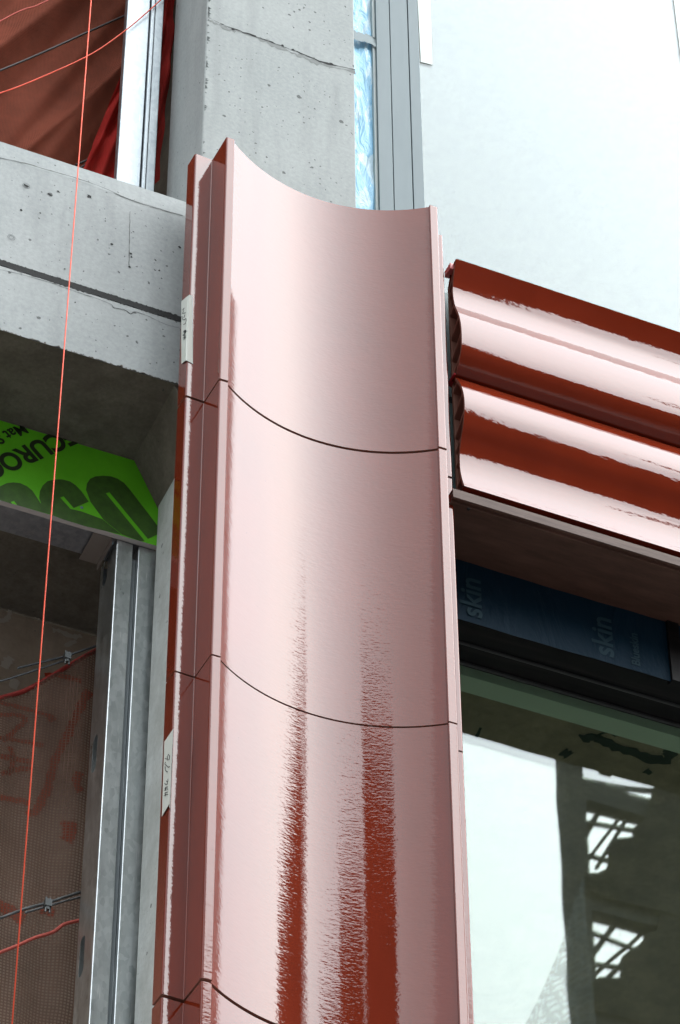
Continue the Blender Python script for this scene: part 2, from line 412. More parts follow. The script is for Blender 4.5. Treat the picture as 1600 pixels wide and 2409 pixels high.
# scaffolded frame, mirrored in the lower window
SY = -30
st = thing('scaffold_frame', (24, SY, 0), 'unfinished concrete frame hung with dark tarpaulins, mirrored in the lower window', 'scaffold')
a0, a1 = mirror_y(1340, 2000, SY).x, mirror_y(1384, 2000, SY).x
ztop = mirror_y(1440, 1842, SY).z + 2.6
XE = 32
for xa in (a0, a0 + (XE - a0) * .5, XE - 1):
    box('frame_column', (xa, xa + (a1 - a0), SY - .35, SY, 0, ztop), FRAME_GREY, st)
zt, zb1, zb2 = mirror_y(1440, 1842, SY).z, mirror_y(1440, 1897, SY).z, mirror_y(1440, 2150, SY).z
fl = zb1 - zb2; th = (zt - zb1)
lev = [zb1 + fl * k for k in range(1, -9, -1)]              # undersides of the floors
tri = {zb1: ((1500, 1915), (1388, 2045)), zb2: ((1537, 2180), (1425, 2322))}
P1 = [mirror_y(*q, SY) for q in ((1528, 1915), (1388, 2075))]
for i, z in enumerate(lev):
    box('floor_slab', (a0 + .03, XE, SY - .30, SY - .02, z, z + th * .9), FRAME_GREY, st)
    k = random.uniform(.5, .9) if z > zb1 + .1 else 1
    x2 = a1 + (P1[0].x - a1) * k; zl = z - (zb1 - P1[1].z) * k
    if z > zb1 + .1 and z < zb1 + fl * 1.5: x2 = a1 + 1.9; zl = z - fl * .35
    zz = z - fl + th * .45                                   # hangs over the slab below
    edge = [V((x2 + (a1 - .1 - x2) * t + .10 * math.sin(t * 17 + i), z + .1 + (zl - z - .1) * t + .12 * math.sin(t * 11 + 2 * i))) for t in [j / 14 for j in range(15)]]
    edge[0] = V((x2, z + th * .5))
    if zb1 + .1 < z < zb1 + fl * 1.5: edge = [V((a1 + 1.75, z + th * .5)), V((a1 + 1.5, z - fl * .5)), V((a1 + 1.25, zz))]; pts = edge + [V((XE - .2, zz)), V((XE - .2, z + th * .5))]
    else: pts = edge + [V((a1 - .1, zz)), V((XE - .2, zz)), V((XE - .2, z + th * .5))]
    mb = MB(); mb.prism([(p.x, p.y) for p in pts], lambda p, q, t: V((p, t, q)), SY + .04 + .03 * (i % 2), SY + .07 + .03 * (i % 2))
    mb.build('tarpaulin', TARP, st)
    for q in range(7):
        x = a1 + .1 + q * (x2 - a1) / 5
        MB().tube([(x - fl * .15, SY - .2, z - fl * .55), (x + fl * random.uniform(.1, .4), SY - .25, z)], random.uniform(.03, .06), 5).build('scaffold_tube', FRAME_GREY, st)
    for q in range(3):
        zq = z - .35 - q * .75 + random.uniform(-.1, .1)
        MB().tube([(a1 - .1, SY - .12, zq), (x2 + .3, SY - .12, zq + random.uniform(-.3, .4))], .05, 5).build('scaffold_tube', FRAME_GREY, st)
# pale gauze hung beside the frame
gz = [mirror_y(*q, SY) for q in ((1350, 2085), (1195, 2409), (1095, 2620), (1400, 2620), (1384, 2409))]
NX = 30; vs = []; fs = []
top = gz[0]; zbot = gz[2].z
for j in range(41):
    t = j / 40; z = top.z + (zbot - top.z) * t
    xl = top.x + (gz[2].x - top.x) * t + .5 * math.sin(t * PI) * .4; xr = top.x + (a0 + .03 - top.x) * min(1, t * 6)
    for i in range(NX + 1):
        s_ = i / NX
        vs.append((xl + (xr - xl) * s_, SY + .35 + .25 * math.sin(s_ * 19 + 2 * t) * t, z))
for j in range(40):
    for i in range(NX):
        k = j * (NX + 1) + i; fs.append((k, k + 1, k + NX + 2, k + NX + 1))
tag(mesh('gauze_net', vs, fs, NET_WHITE, smooth=True), 'pale see-through gauze hung beside the scaffold frame, mirrored in the lower window', 'net')

# ------------------------------------------------------------------ concrete structure
ZT = 10.562                                               # top of the highest tile
ZB = 9.567                                                # underside of the beam
CX0, CX1, CY0, CY1 = .019, .640, .30, .67; CXL = .052; CYL = .692
colo = thing('concrete_column', ((CX0 + CX1) / 2, (CY0 + CY1) / 2, 0), 'grey concrete column with air holes rising behind the glazed cladding', 'column')
mb = MB(); mb.prism(fillet([(CX0, CY0), (CX1, CY0), (CX1, CY1), (CX0, CY1)], [.006, .006, .006, .012], 4), lambda p, q, t: V((p, q, t)), 10.531, 14.5)
mb.build('shaft', CONC, colo, sharp=30)
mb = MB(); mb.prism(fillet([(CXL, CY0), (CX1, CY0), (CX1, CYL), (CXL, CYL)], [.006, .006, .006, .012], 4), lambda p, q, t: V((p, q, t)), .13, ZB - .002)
mb.build('shaft', CONC_LIT, colo, sharp=30)
# haunch where column and beam meet, coloured dark to stand for shade
mb = MB(); mb.prism([(-.045, ZB - .0018), (.070, ZB - .0018), (.070, 9.33), (.0555, 9.36)], lambda p, q, t: V((p, t, q)), .305, .69)
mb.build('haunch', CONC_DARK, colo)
# pour joint: ragged groove line with rust holes, and the chipped arris
pj = MB()
ribbon(pj, [on_y(x, y, CY0 - .0012) for x, y in ((492, 42), (530, 60), (580, 78), (640, 100), (700, 122), (760, 146), (836, 164))], [.001, .003, .006, .007, .002, .005, .007, .002], (0, 1, 0), 1.3, 7)
for x, y, r in ((548, 69, .011), (665, 107, .008), (690, 117, .008), (780, 150, .011), (600, 84, .006)):
    c = on_y(x, y, CY0 - .0016); m = 9
    pj.add([c] + [c + V((math.cos(2 * PI * k / m), 0, .8 * math.sin(2 * PI * k / m))) * r * random.uniform(.5, 1.1) for k in range(m)], [(0, 1 + k, 1 + (k + 1) % m) for k in range(m)])
pj.build('pour_joint', CRACK, colo)
pj = MB()
ribbon(pj, [on_y(x, y, CY0 - .0006) for x, y in ((489, 46), (530, 64), (580, 80), (640, 104), (700, 128), (760, 150), (836, 170))], [.010, .018, .014, .022, .016, .02, .024, .014], (0, 1, 0), 1.2, 9)
pj.build('joint_stain', mat('joint_stain_grey', (.22, .23, .225), .9), colo)['kind'] = 'stuff'
ch = MB()
for k in range(70):
    z = 10.75 + 1.55 * random.random() ** .8; h = random.uniform(.004, .02); d = random.uniform(.004, .014)
    ch.add([(CX0 + .0055, CY0 - .0012, z), (CX0 + .0055 + d, CY0 - .0012, z + h * random.random()), (CX0 + .0055 + d * .3, CY0 - .0012, z + h), (CX0 + .0055, CY0 - .0012, z + h)], [(0, 1, 2, 3)])
ch.build('chipped_edge', mat('chipped_shadow', (.12, .13, .13), .9), colo)

# beam with recessed groove and chamfered top lip
bm_ = thing('concrete_beam', (-2, .5, ZB), 'grey concrete beam with a horizontal groove, meeting the column behind the cladding', 'beam')
prof = [(.297, ZB), (.297, 9.876), (.322, 9.880), (.322, 9.902), (.297, 9.907), (.297, 10.434), (.3005, 10.4365), (.307, 10.524), (.40, 10.53), (1.6, 10.53), (1.6, ZB)]
mb = MB(); mb.prism(prof, lambda p, q, t: V((t, p, q)), -4.5, CX1); o = mb.build('beam_body', CONC_BEAM, bm_)
sf = MB(); sf.add([(-4.5, .2975, ZB - .0015), (CX1, .2975, ZB - .0015), (CX1, 1.6, ZB - .0015), (-4.5, 1.6, ZB - .0015)], [(0, 1, 2, 3)])
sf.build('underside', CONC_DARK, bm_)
gs = MB(); n_ = 260                                        # ragged dark strip paints the groove's shade; spalled arris follows
ribbon(gs, [(-1.0 + (1.0 + CX0) * i / 40, .2963, 9.8915 + random.uniform(-.002, .002)) for i in range(41)], .029, (0, 1, 0), .28, 6)
gs.build('groove_shadow_gap', CRACK, bm_); gs = MB()
for k in range(150):
    x = -1.0 + 1.06 * random.random(); w_ = random.uniform(.004, .02); h = random.uniform(.001, .006) * (2 if random.random() < .12 else 1)
    gs.add([(x, .2962, ZB - .001), (x + w_, .2962, ZB - .001), (x + w_ * .7, .2962, ZB + h), (x + w_ * .3, .2962, ZB + h * .8)], [(0, 1, 2, 3)])
gs.build('spalled_edge', CONC_DARK, bm_)['kind'] = 'stuff'
ck = MB()
cpts = [(0, 634), (40, 643), (75, 652), (130, 668), (145, 674), (170, 683), (200, 693), (230, 703), (262, 716), (268, 724), (285, 727), (298, 731), (308, 739), (318, 733), (340, 740), (360, 749), (390, 763), (423, 772)]
ribbon(ck, [on_y(x, y, .2958) for x, y in cpts], [.0012, .0025, .002, .0014, .003, .0028, .002, .0012], (0, 1, 0), .8, 3)
ck.build('crack', mat('crack_shadow', (.06, .06, .06), .9), bm_)
fj = MB()
for x, y0_, y1_ in ((306, 497, 640),):
    ribbon(fj, [on_y(x - (y - y0_) * .02, y, .2958) for y in range(y0_, y1_, 16)], .0022, (0, 1, 0), 1, 2)
ribbon(fj, [on_y(x, y, .2956) for x, y in ((0, 371), (60, 384), (110, 399), (170, 416), (240, 440), (300, 467), (360, 487), (430, 507))], .0035, (0, 1, 0), .9, 5)  # thin shadow line of the top lip, painted as a dark ribbon
fj.build('form_mark_lip_shade', mat('form_mark_shadow', (.14, .145, .14), .9), bm_)
pk = MB()
for x, y, r in ((62, 437, .011), (118, 458, .010), (137, 450, .005), (210, 462, .010), (50, 494, .006), (95, 501, .005), (263, 575, .008), (308, 596, .006), (309, 604, .006), (305, 628, .006), (423, 582, .008), (366, 612, .004), (375, 636, .005), (153, 633, .004), (177, 711, .005), (270, 766, .004), (248, 520, .004), (380, 655, .004)):
    c = on_y(x, y, .2952); m = 8
    pk.add([c] + [c + V((1.2 * math.cos(2 * PI * k / m), 0, math.sin(2 * PI * k / m))) * r * random.uniform(.3, 1.0) for k in range(m)], [(0, 1 + k, 1 + (k + 1) % m) for k in range(m)])
pk.build('air_hole', CRACK, bm_)
for i, (x, y) in enumerate(((62, 437), (27, 558))):                       # form tie plugs
    c = on_y(x, y, .2955); mb = MB()
    for r in (.014, .009):
        m = 16; mb.add([c + V((math.cos(2 * PI * k / m), 0, math.sin(2 * PI * k / m))) * r for k in range(m)] + [c + V((math.cos(2 * PI * k / m), 0, math.sin(2 * PI * k / m))) * (r - .0018) for k in range(m)],
                   [(k, (k + 1) % m, m + (k + 1) % m, m + k) for k in range(m)])
    mb.build('form_tie_ring', mat('tie_ring', (.2, .21, .21), .9), bm_)

# rooms behind: left bays
iw = box('interior_wall', (-4.5, .66, 1.60, 1.75, 6.0, ZB - .01), CONC_BROWN)
tag(iw, 'brown stained back wall behind the net in the lower left bay', 'wall')
iw2 = box('interior_wall', (-4.5, .66, 3.2, 3.35, 10.54, 14.4), CONC_BROWN)
tag(iw2, 'dim back wall behind the brown net in the upper left bay', 'wall')
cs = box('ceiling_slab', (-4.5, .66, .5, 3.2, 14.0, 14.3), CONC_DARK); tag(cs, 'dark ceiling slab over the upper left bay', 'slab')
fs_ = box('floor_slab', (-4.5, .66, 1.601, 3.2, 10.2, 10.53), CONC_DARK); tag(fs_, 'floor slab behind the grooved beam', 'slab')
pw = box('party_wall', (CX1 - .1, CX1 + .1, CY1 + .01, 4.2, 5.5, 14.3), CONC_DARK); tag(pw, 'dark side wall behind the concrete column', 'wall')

# ------------------------------------------------------------------ glazed column cladding
AC = (.413, .1345 - .643); AR = .643
arc = []
a_half = math.radians(36.4)
for i in range(81):
    t = -a_half + 2 * a_half * i / 80
    arc.append((AC[0] + AR * math.sin(t), AC[1] + AR * math.cos(t)))
xl, xr = arc[0][0], arc[-1][0]; yl = arc[0][1]
Lp = [(-.077, .176), (-.0735, .113), (-.006, .1165), (.0, -.002), (xl - .004, -.002)]
Mx = lambda p: (2 * AC[0] - p[0], p[1])
poly = fillet([(Lp[0]), Lp[1], Lp[2], Lp[3], (xl - .001, -.002)] + [(.413, .5)] + [(2 * AC[0] - xl + .001, -.002), Mx(Lp[3]), Mx(Lp[2]), Mx(Lp[1]), Mx(Lp[0])],
              [0, .006, .003, .006, 0, 0, 0, .006, .003, .006, 0], 6)
poly = [p for p in poly if (V(p) - V((.413, .5))).length > .01]
# insert the arc between the two noses
ins = [i for i, p in enumerate(poly) if abs(p[0] - (xl - .001)) < 1e-5 and abs(p[1] + .002) < 1e-5][0]
nose_l = [(xl + .001, yl * 0 - .0012)]
poly = poly[:ins + 1] + [(xl + .0016, .0006)] + [p for p in arc if p[1] > .003] + [(2 * AC[0] - xl - .0016, .0006)] + poly[ins + 1:]
clad = thing('column_cladding', (.413, .09, 4.5), 'tall concave red-brown glazed column cladding in stacked lengths with stepped side fins', 'cladding')
ZJ = [ZT, ZT - 1.2452, ZT - 2.4452, ZT - 3.6452, ZT - 4.8452, ZT - 6.0452]
GAP = [.011, .007, .012, .008, .008]
for i in range(5):
    z1 = ZJ[i]; z0 = ZJ[i + 1] + GAP[i]
    mb = MB(); mb.prism(poly, lambda p, q, t: V((p, q, t)), z0, z1, 0, 1)
    o = mb.build('tile', [GLAZE, CLAY], clad, sharp=40)
# dark backing added behind the joints so they read dark
box('joint_backing', (.10, .726, .18, .21, 4.6, ZT - .05), CRACK, clad)
for s in (0, 1):
    xr_ = -.06 if s == 0 else .85
    box('joint_backing', (xr_, xr_ + .03, .178, .20, 4.6, ZT - .1), CRACK, clad)

# masking tape with handwriting, wrapped round the fin
def tape(name, label, quad_side, front_w, strokes, sc, off):
    t = thing(name, on_x(*quad_side[0], -.0785), label, 'tape')
    side = [on_x(x, y, -.0785) for x, y in quad_side]            # on the fin's side: outer top, nose top, nose bottom, outer bottom
    xs = -.0785
    bt, bb = V((xs + .004, .1105, side[1].z)), V((xs + .004, .1105, side[2].z))
    ft, fb = V((xs + .004 + front_w[0], .1122, side[1].z)), V((xs + .004 + front_w[1], .1125, side[2].z - .005))
    vs = side + [bt, bb, ft, fb]
    fs = [(0, 1, 2, 3), (1, 4, 5, 2), (4, 6, 7, 5)]
    o = mesh('tape_strip', vs, fs, TAPE, t)
    md = o.modifiers.new('solid', 'SOLIDIFY'); md.thickness = .0008; md.offset = 0
    mb = MB()
    for s in strokes:
        mb.tube([on_x(off[0] + x * sc, off[1] + y * sc, -.0797) for x, y in s], .0011, 5)
    mb.build('handwriting', INK, t)
    return t
tape('masking_tape', 'white masking tape with black handwriting on the top length of the fin', [(427, 709), (441, 697), (437, 848), (427, 856)], (.012, .022),
     [[(352, 765), (375, 735)], [(368, 770), (350, 810), (375, 805), (395, 800)], [(345, 850), (350, 890), (375, 900), (400, 880), (405, 910), (390, 950), (365, 965)], [(385, 830), (368, 870)],
      [(360, 1070), (400, 1040), (405, 1060), (360, 1110)], [(375, 1040), (385, 1160)], [(395, 1050), (370, 1180)], [(355, 1115), (400, 1125)], [(360, 1150), (398, 1140)], [(400, 1040), (380, 1075), (402, 1068)]], .1695, (370, 600))
tape('masking_tape', 'white masking tape with black handwriting on the lower fin beside the metal studs', [(387, 1745), (408, 1714), (399, 1890), (381, 1921)], (.003, .004),
     [[(178, 1510), (200, 1505), (205, 1460), (190, 1440), (175, 1470), (180, 1495)], [(178, 1500), (150, 1490)], [(155, 1535), (145, 1560), (165, 1575), (190, 1600), (205, 1590)], [(150, 1590), (150, 1630), (170, 1655), (182, 1655)],
      [(183, 1745), (185, 1770), (170, 1775), (165, 1765)], [(178, 1780), (180, 1805), (160, 1815), (145, 1800)],
      [(180, 1840), (150, 1850), (158, 1885), (140, 1880)], [(185, 1870), (145, 1862)], [(180, 1905), (148, 1915), (158, 1950), (138, 1948)], [(185, 1935), (145, 1930)]], .1907, (360, 1500))

# ------------------------------------------------------------------ wavy spandrel panels
UE = .93; XEND = 3.0
sp = thing('spandrel_cladding', (1.9, .12, 9.26), 'two wavy red-brown glazed panels with hollow ends running right from the column', 'cladding')
f1 = [(1073, 608), (1069, 640), (1066.5, 666), (1066, 690), (1070.5, 717), (1081, 744), (1086, 777), (1086, 817), (1080, 853), (1073, 880)]
f2 = [(1072, 888), (1084, 904), (1091, 926), (1093.5, 953), (1091, 994), (1085, 1034), (1082, 1069), (1083, 1102), (1087, 1124), (1093, 1143)]
def yz(q): p = on_x(*q, UE); return V((p.y, p.z))
for pi_, fr in enumerate((f1, f2)):
    front = [yz(q) for q in fr]
    front = [V((p.x, p.y)) for p in catmull([V((p.x, p.y, 0)) for p in front], 8)]
    ztop_, zbot_ = front[0].y - (.004 if pi_ else 0), front[-1].y
    back = .152
    # shell: front skin and back plate as one hollow extrusion
    T = .009
    inner = []
    for i, p in enumerate(front):
        t = (front[min(i + 1, len(front) - 1)] - front[max(i - 1, 0)]).normalized(); nrm = V((t.y, -t.x)); nrm = nrm if nrm.x > 0 else -nrm
        q = p + nrm * T; q.x = min(q.x, back - T); q.y = min(max(q.y, zbot_ + T), ztop_ - T); inner.append(q)
    if pi_ == 0:
        outer_tail = [V((back, zbot_)), V((back, ztop_ - .09)), V((back - .03, ztop_ - .012))]
    else:
        outer_tail = [V((back, zbot_)), V((back, ztop_ - .01))]
    mb = MB()
    def sweep(poly, closed, mi=0):
        n = len(poly); vs = [V((UE, p.x, p.y)) for p in poly] + [V((XEND, p.x, p.y)) for p in poly]
        m = n if closed else n - 1
        mb.add(vs, [(i, (i + 1) % n, n + (i + 1) % n, n + i) for i in range(m)], mi)
    outer = front + outer_tail
    sweep(outer, True)
    inn_tail = [V((back - T, zbot_ + T)), V((back - T, ztop_ - .095)) if pi_ == 0 else V((back - T, ztop_ - T))]
    innr = inner + inn_tail
    sweep(innr, True, 1)
    # end ring
    k = len(mb.v); mb.add([V((UE, p.x, p.y)) for p in front] + [V((UE, p.x, p.y)) for p in inner], [(i, i + 1, len(front) + i + 1, len(front) + i) for i in range(len(front) - 1)], 1)
    mb.add([V((UE, p[0], p[1])) for p in ((back - T, zbot_), (back, zbot_), (back, outer_tail[1].y), (back - T, inn_tail[1].y))], [(0, 1, 2, 3)], 1)
    o = mb.build('wave_panel', [GLAZE_WAVE, CLAY], sp, sharp=50)
    # diagonal webs between skin and back plate
    m = 6 if pi_ == 0 else 6
    zs = [ztop_ - (ztop_ - zbot_) * k / m for k in range(m + 1)]
    for k in range(m):
        za = zs[k] - .02 - .05 * (pi_ == 0 and k == 0); zc = za - (.055 if k % 2 == 0 else .05)
        near = min(inner, key=lambda p: abs(p.y - za)); wid = (back - T) - near.x
        if wid < .012: continue
        zlow = za - wid * .9
        if zlow < zbot_ + .005: continue
        wb = MB(); wb.prism([(near.x - .003, za), (near.x - .003, za - .010), (back - T + .002, zlow - .010), (back - T + .002, zlow)], lambda p, q, t: V((t, p, q)), UE + .0005, XEND)
        wb.build('web', CLAY, o)
# plastic shims
c = on_x(1056, 638, UE - .004)
tag(box('plastic_shim', (UE - .012, UE + .03, c.y - .028, c.y + .022, c.z - .016, c.z + .016), PINK, bevel=.003), 'pink plastic shim on the top end of the upper wavy panel', 'shim')
c = on_x(1066, 884, UE - .004)
mb = MB().box(UE - .006, UE + .02, c.y - .012, c.y + .05, c.z - .004, c.z + .004)
o = mb.build('plastic_shim', RED); tag(o, 'red plastic shim pinched between the two wavy panels', 'shim')
# membrane wall behind panels
sw = thing('sheathing_wall', (2, .23, 9.2), 'green-grey membrane wall showing in the gap beside the wavy panels', 'wall')
box('sheathing', (.66, 3.2, .2, .34, 9.2, 10.36), SHEATH, sw)
mb = MB(); ribbon(mb, [(.93, .1992, 9.80), (1.0, .1992, 9.806), (1.1, .1992, 9.80)], .03, (0, 1, 0), .3); mb.build('lap_joint', CRACK, sw)

# ------------------------------------------------------------------ flashing and soffit
ZF = 9.192; NB = .349; ZBL = 8.938
fsq = thing('soffit_flashing', (1.9, .2, ZF), 'brown metal flashing and soffit sheet under the wavy panels', 'flashing')
fy = .085
mb = MB(); mb.box(.885, XEND, fy, fy + .004, ZF + .012, 9.243); mb.box(.885, XEND, fy + .004, .2, 9.238, 9.2425); mb.build('front_lip', BRONZE_LIP, fsq)
mb = MB(); mb.box(.885, XEND, fy + .016, fy + .02, ZF, 9.236); mb.box(.885, XEND, fy + .004, fy + .016, ZF + .012, ZF + .016); mb.build('shadow_slot', BRONZE, fsq)
mb = MB(); mb.box(.66, XEND, fy + .02, NB + .02, ZF, ZF + .003); o = mb.build('soffit_sheet', BRONZE, fsq)
for x in (.95,):
    c = on_z(1102, 1197, ZF - .002); mb = MB(); mb.tube([c, c + V((0, 0, -.003))], .006, 8); mb.build('rivet', CRACK, fsq)

# ------------------------------------------------------------------ blue membranes
bl = thing('blue_membrane', (1.7, NB, ZBL), 'blue building membrane, shade painted into its dark colour, with faint grey lettering under the soffit', 'membrane')
vs = []; fs = []; NXm = 80; NZ = 8
for j in range(NZ + 1):
    for i in range(NXm + 1):
        x = .66 + (XEND - .66) * i / NXm; z = ZBL - .02 + (ZF - ZBL + .02) * j / NZ
        vs.append((x, NB + .0016 * math.sin(x * 9 + z * 20) + .0008 * math.sin(x * 31 - z * 40), z))
for j in range(NZ):
    for i in range(NXm): k = j * (NXm + 1) + i; fs.append((k, k + 1, k + NXm + 2, k + NXm + 1))
mesh('membrane_sheet', vs, fs, BLUE_SHADED, bl, True)
def text_obj(name, body, size, m, parent, loc, xdir, ydir, bold=0, depth=.0004):
    cu = bpy.data.curves.new(name, 'FONT'); cu.body = body; cu.size = size; cu.offset = bold; cu.extrude = depth
    to = bpy.data.objects.new(name, cu); COL.objects.link(to)
    dg = bpy.context.evaluated_depsgraph_get(); me = bpy.data.meshes.new_from_object(to.evaluated_get(dg)); me.materials.clear(); me.materials.append(m)
    bpy.data.objects.remove(to)
    x, y = V(xdir), V(ydir); z = x.cross(y)
    me.transform(Matrix(((x.x, y.x, z.x, 0), (x.y, y.y, z.y, 0), (x.z, y.z, z.z, 0), (0, 0, 0, 1))))
    o = bpy.data.objects.new(name, me); COL.objects.link(o); o.parent = parent; o.location = V(loc) - wloc(parent); return o
# lettering runs downwards (turned a quarter)
p = on_y(1418, 1400, NB - .0026); d = .94
text_obj('print', 'skin', .115, BLUE_PRINT, bl, V((on_y(1440, 1500, NB - .0026).x, NB - .0026, ZBL + .006)), (0, 0, 1), (-1, 0, 0), .002)
text_obj('print', 'Blueskin', .045, BLUE_PRINT, bl, V((on_y(1500, 1500, NB - .0026).x, NB - .0026, ZBL + .004)), (0, 0, 1), (-1, 0, 0), .001)
text_obj('print', 'skin', .115, BLUE_PRINT, bl, V((on_y(1133, 1440, NB - .0026).x, NB - .0026, ZBL + .006)), (0, 0, 1), (-1, 0, 0), .002)
# light film beside the upper column
bf = thing('blue_film', (.74, .44, 10.3), 'light blue wrinkled film strip between the concrete column and the grey mullion', 'membrane')
vs = []; fs = []; NXm, NZ = 14, 120
for j in range(NZ + 1):
    for i in range(NXm + 1):
        x = .6 + .27 * i / NXm; z = 10.3 + 2.6 * j / NZ
        vs.append((x, .445 + .004 * math.sin(x * 60 + 3 * math.sin(z * 7)) + .003 * math.sin(x * 110 + z * 25) + random.uniform(-.0008, .0008), z))
for j in range(NZ):
    for i in range(NXm): k = j * (NXm + 1) + i; fs.append((k, k + 1, k + NXm + 2, k + NXm + 1))
mesh('film', vs, fs, BLUE_LIGHT, bf, True)
mb = MB(); zc = on_y(860, 92, .43).z
for k in range(3):
    ribbon(mb, [(.64 + .035 * i, .430 - .003 * k, zc + .02 - .02 * k + .004 * math.sin(i * 2 + k)) for i in range(7)], .024, (0, 1, 0), .5, 4)
o = mb.build('tape_band', mat('grey_crumpled_tape', (.20, .245, .26), .6), bf)

# ------------------------------------------------------------------ upper window: mullion, pane, tapes
NU = .46
uw = thing('upper_window', (1.6, NU, 10.36), 'large upper window reflecting white sky beside a grey metal mullion', 'window')
mu = [on_y(x, 250, NU - .04).x for x in (889, 922, 966, 991)]
xs_ = [(mu[0], mu[1] - .002), (mu[1] + .002, mu[2] - .002), (mu[2] + .002, mu[3])]
for i, (xa, xb) in enumerate(xs_):
    box('mullion', (xa, xb, NU - .04 - (.0 if i != 1 else -.001), NU + .06, 10.3, 14.4), ALU, uw, .0012)
box('mullion_core', (mu[0] + .004, mu[3] - .004, NU - .03, NU + .055, 10.3, 14.4), RUBBER, uw)
box('mullion_edge', (mu[0] - .012, mu[0] - .001, NU - .03, NU + .06, 10.3, 14.4), mat('pale_gasket', (.36, .40, .40), .6), uw)
MB().box(mu[3] + .001, 3.2, NU, NU + .006, 10.3, 14.4).build('glass_pane', GLASS_UP, uw)
def stick(label, px, thick=.0012):
    vs = [on_y(x, y, NU - .0015) for x, y in px]; n = len(vs)
    o = mesh('masking_tape', vs, [tuple(range(n))], TAPE2, None); tag(o, label, 'tape')
    md = o.modifiers.new('solid', 'SOLIDIFY'); md.thickness = thick
stick('pale tape strip stuck on the upper window glass beside the mullion', [(981, -30), (1011, -30), (1017, 153), (990, 146)])
stick('sliver of pale tape at the right edge of the upper window glass', [(1581, -30), (1640, -30), (1640, 230), (1602, 140)])
# room behind the upper window
rm = thing('upper_room', (2, 3, 10.2), 'dim room behind the upper window glass', 'room')
box('back_wall', (.8, 7, 5, 5.1, 10.3, 14.4), CONC_OLIVE, rm); box('ceiling', (.8, 7, .55, 5, 14.4, 14.5), CONC_OLIVE, rm)
box('side_wall', (7, 7.1, .55, 5.1, 10.2, 14.5), CONC_OLIVE, rm); box('floor', (.8, 7, .55, 5.1, 10.1, 10.2), CONC_OLIVE, rm)

# ------------------------------------------------------------------ lower window
lw_ = thing('lower_window', (1.9, .6, 6.0), 'lower window under the dark soffit, glass reflecting sky and scaffold', 'window')
mb = MB(); mb.box(.66, 6, NB + .021, NB + .10, ZBL, ZBL + .25); mb.box(.66, 6, NB + .1005, NB + .17, ZBL + .012, ZBL + .25); mb.box(.66, 6, NB + .1705, NG - .004, ZBL + .03, ZBL + .25)
mb.build('head_frame', BLACK, lw_)
mb = MB(); mb.tube([(.66, NG - .022, ZBL + .026), (6, NG - .022, ZBL + .026)], .007, 8); mb.tube([(.66, NB + .135, ZBL + .01), (6, NB + .135, ZBL + .01)], .006, 8); mb.build('gasket', RUBBER, lw_)
px_ = on_y(1574, 1480, NB - .02).x
box('black_post', (px_, px_ + .045, NB - .012, NB + .02, ZBL - .02, ZF - .001), BLACK, lw_)
MB().box(.66, 6, NG, NG + .004, 5.0, ZBL + .06).build('glass_pane', GLASS, lw_)
MB().box(.66, 6, NG + .022, NG + .026, 5.0, ZBL + .06).build('glass_pane', GLASS, lw_)
# room behind
lr = thing('lower_room', (3, 3, 5), 'dim concrete room behind the lower window', 'room')
z2 = 8.98
box('bulkhead', (.72, 7, NG + .05, NG + .13, z2, ZBL + .25), mat('green_grey_bulkhead', (.62, .80, .66), .7), lr)
box('ceiling', (.72, 9, NG + .131, 13, z2 + .06, z2 + .2), CONC_OLIVE, lr)
box('pier', (8.6, 9, 12.6, 13, 4.9, z2 + .06), CONC_OLIVE, lr)
box('floor', (.72, 9, NG + .05, 13, 4.8, 5.0), PAVE, lr)
mk = MB(); zc = z2 + .058
for pts, wd in ((((1368, 1740), (1400, 1733), (1440, 1752), (1500, 1775), (1560, 1790), (1578, 1770), (1568, 1752)), .045), (((1395, 1735), (1430, 1722), (1450, 1732)), .012),
                (((1322, 1768), (1340, 1778)), .04), (((1518, 1812), (1532, 1820)), .03), (((1120, 1735), (1132, 1712)), .012)):
    ribbon(mk, [on_z(x, y, zc) for x, y in pts], wd, (0, 0, 1), .4, 5)
mk.build('spray_mark', SPRAY_GREEN, lr)

# ------------------------------------------------------------------ left bay: studs, board, track
NBD = .694; ZBD = 9.193
gb = thing('green_board', (-1, NBD, ZBD), 'bright green gypsum board with dark printed lettering under the concrete beam', 'board')
mb = MB(); mb.prism([(-2.6, ZBD), (.3, ZBD), (.3, 9.45), (.08, 9.46), (-.012, ZB - .003), (-2.6, ZB - .003)], lambda p, q, t: V((p, t, q)), NBD + .0006, NBD + .022)
mb.build('core', GYPSUM, gb)
mb = MB(); mb.prism([(-2.6, ZBD + .0005), (.3, ZBD + .0005), (.3, 9.45), (.08, 9.46), (-.012, ZB - .004), (-2.6, ZB - .004)], lambda p, q, t: V((p, t, q)), NBD, NBD + .0006)
mb.build('face_paper', GREEN, gb)
Z6 = lambda x, y: (x * .3189, 900 + y * .3189)
def flat(pts, m, name, n=NBD - .001):
    pts = [on_y(*Z6(*q), n) for q in pts]
    mb = MB(); mb.prism([(p.x, p.z) for p in pts], lambda p, q, t: V((p, t, q)), n, n + .0006); mb.build(name, m, gb)
def arcpx(c, rx, ry, a0, a1, k=12): return [(c[0] + rx * math.cos(a0 + (a1 - a0) * i / k), c[1] + ry * math.sin(a0 + (a1 - a0) * i / k)) for i in range(k + 1)]
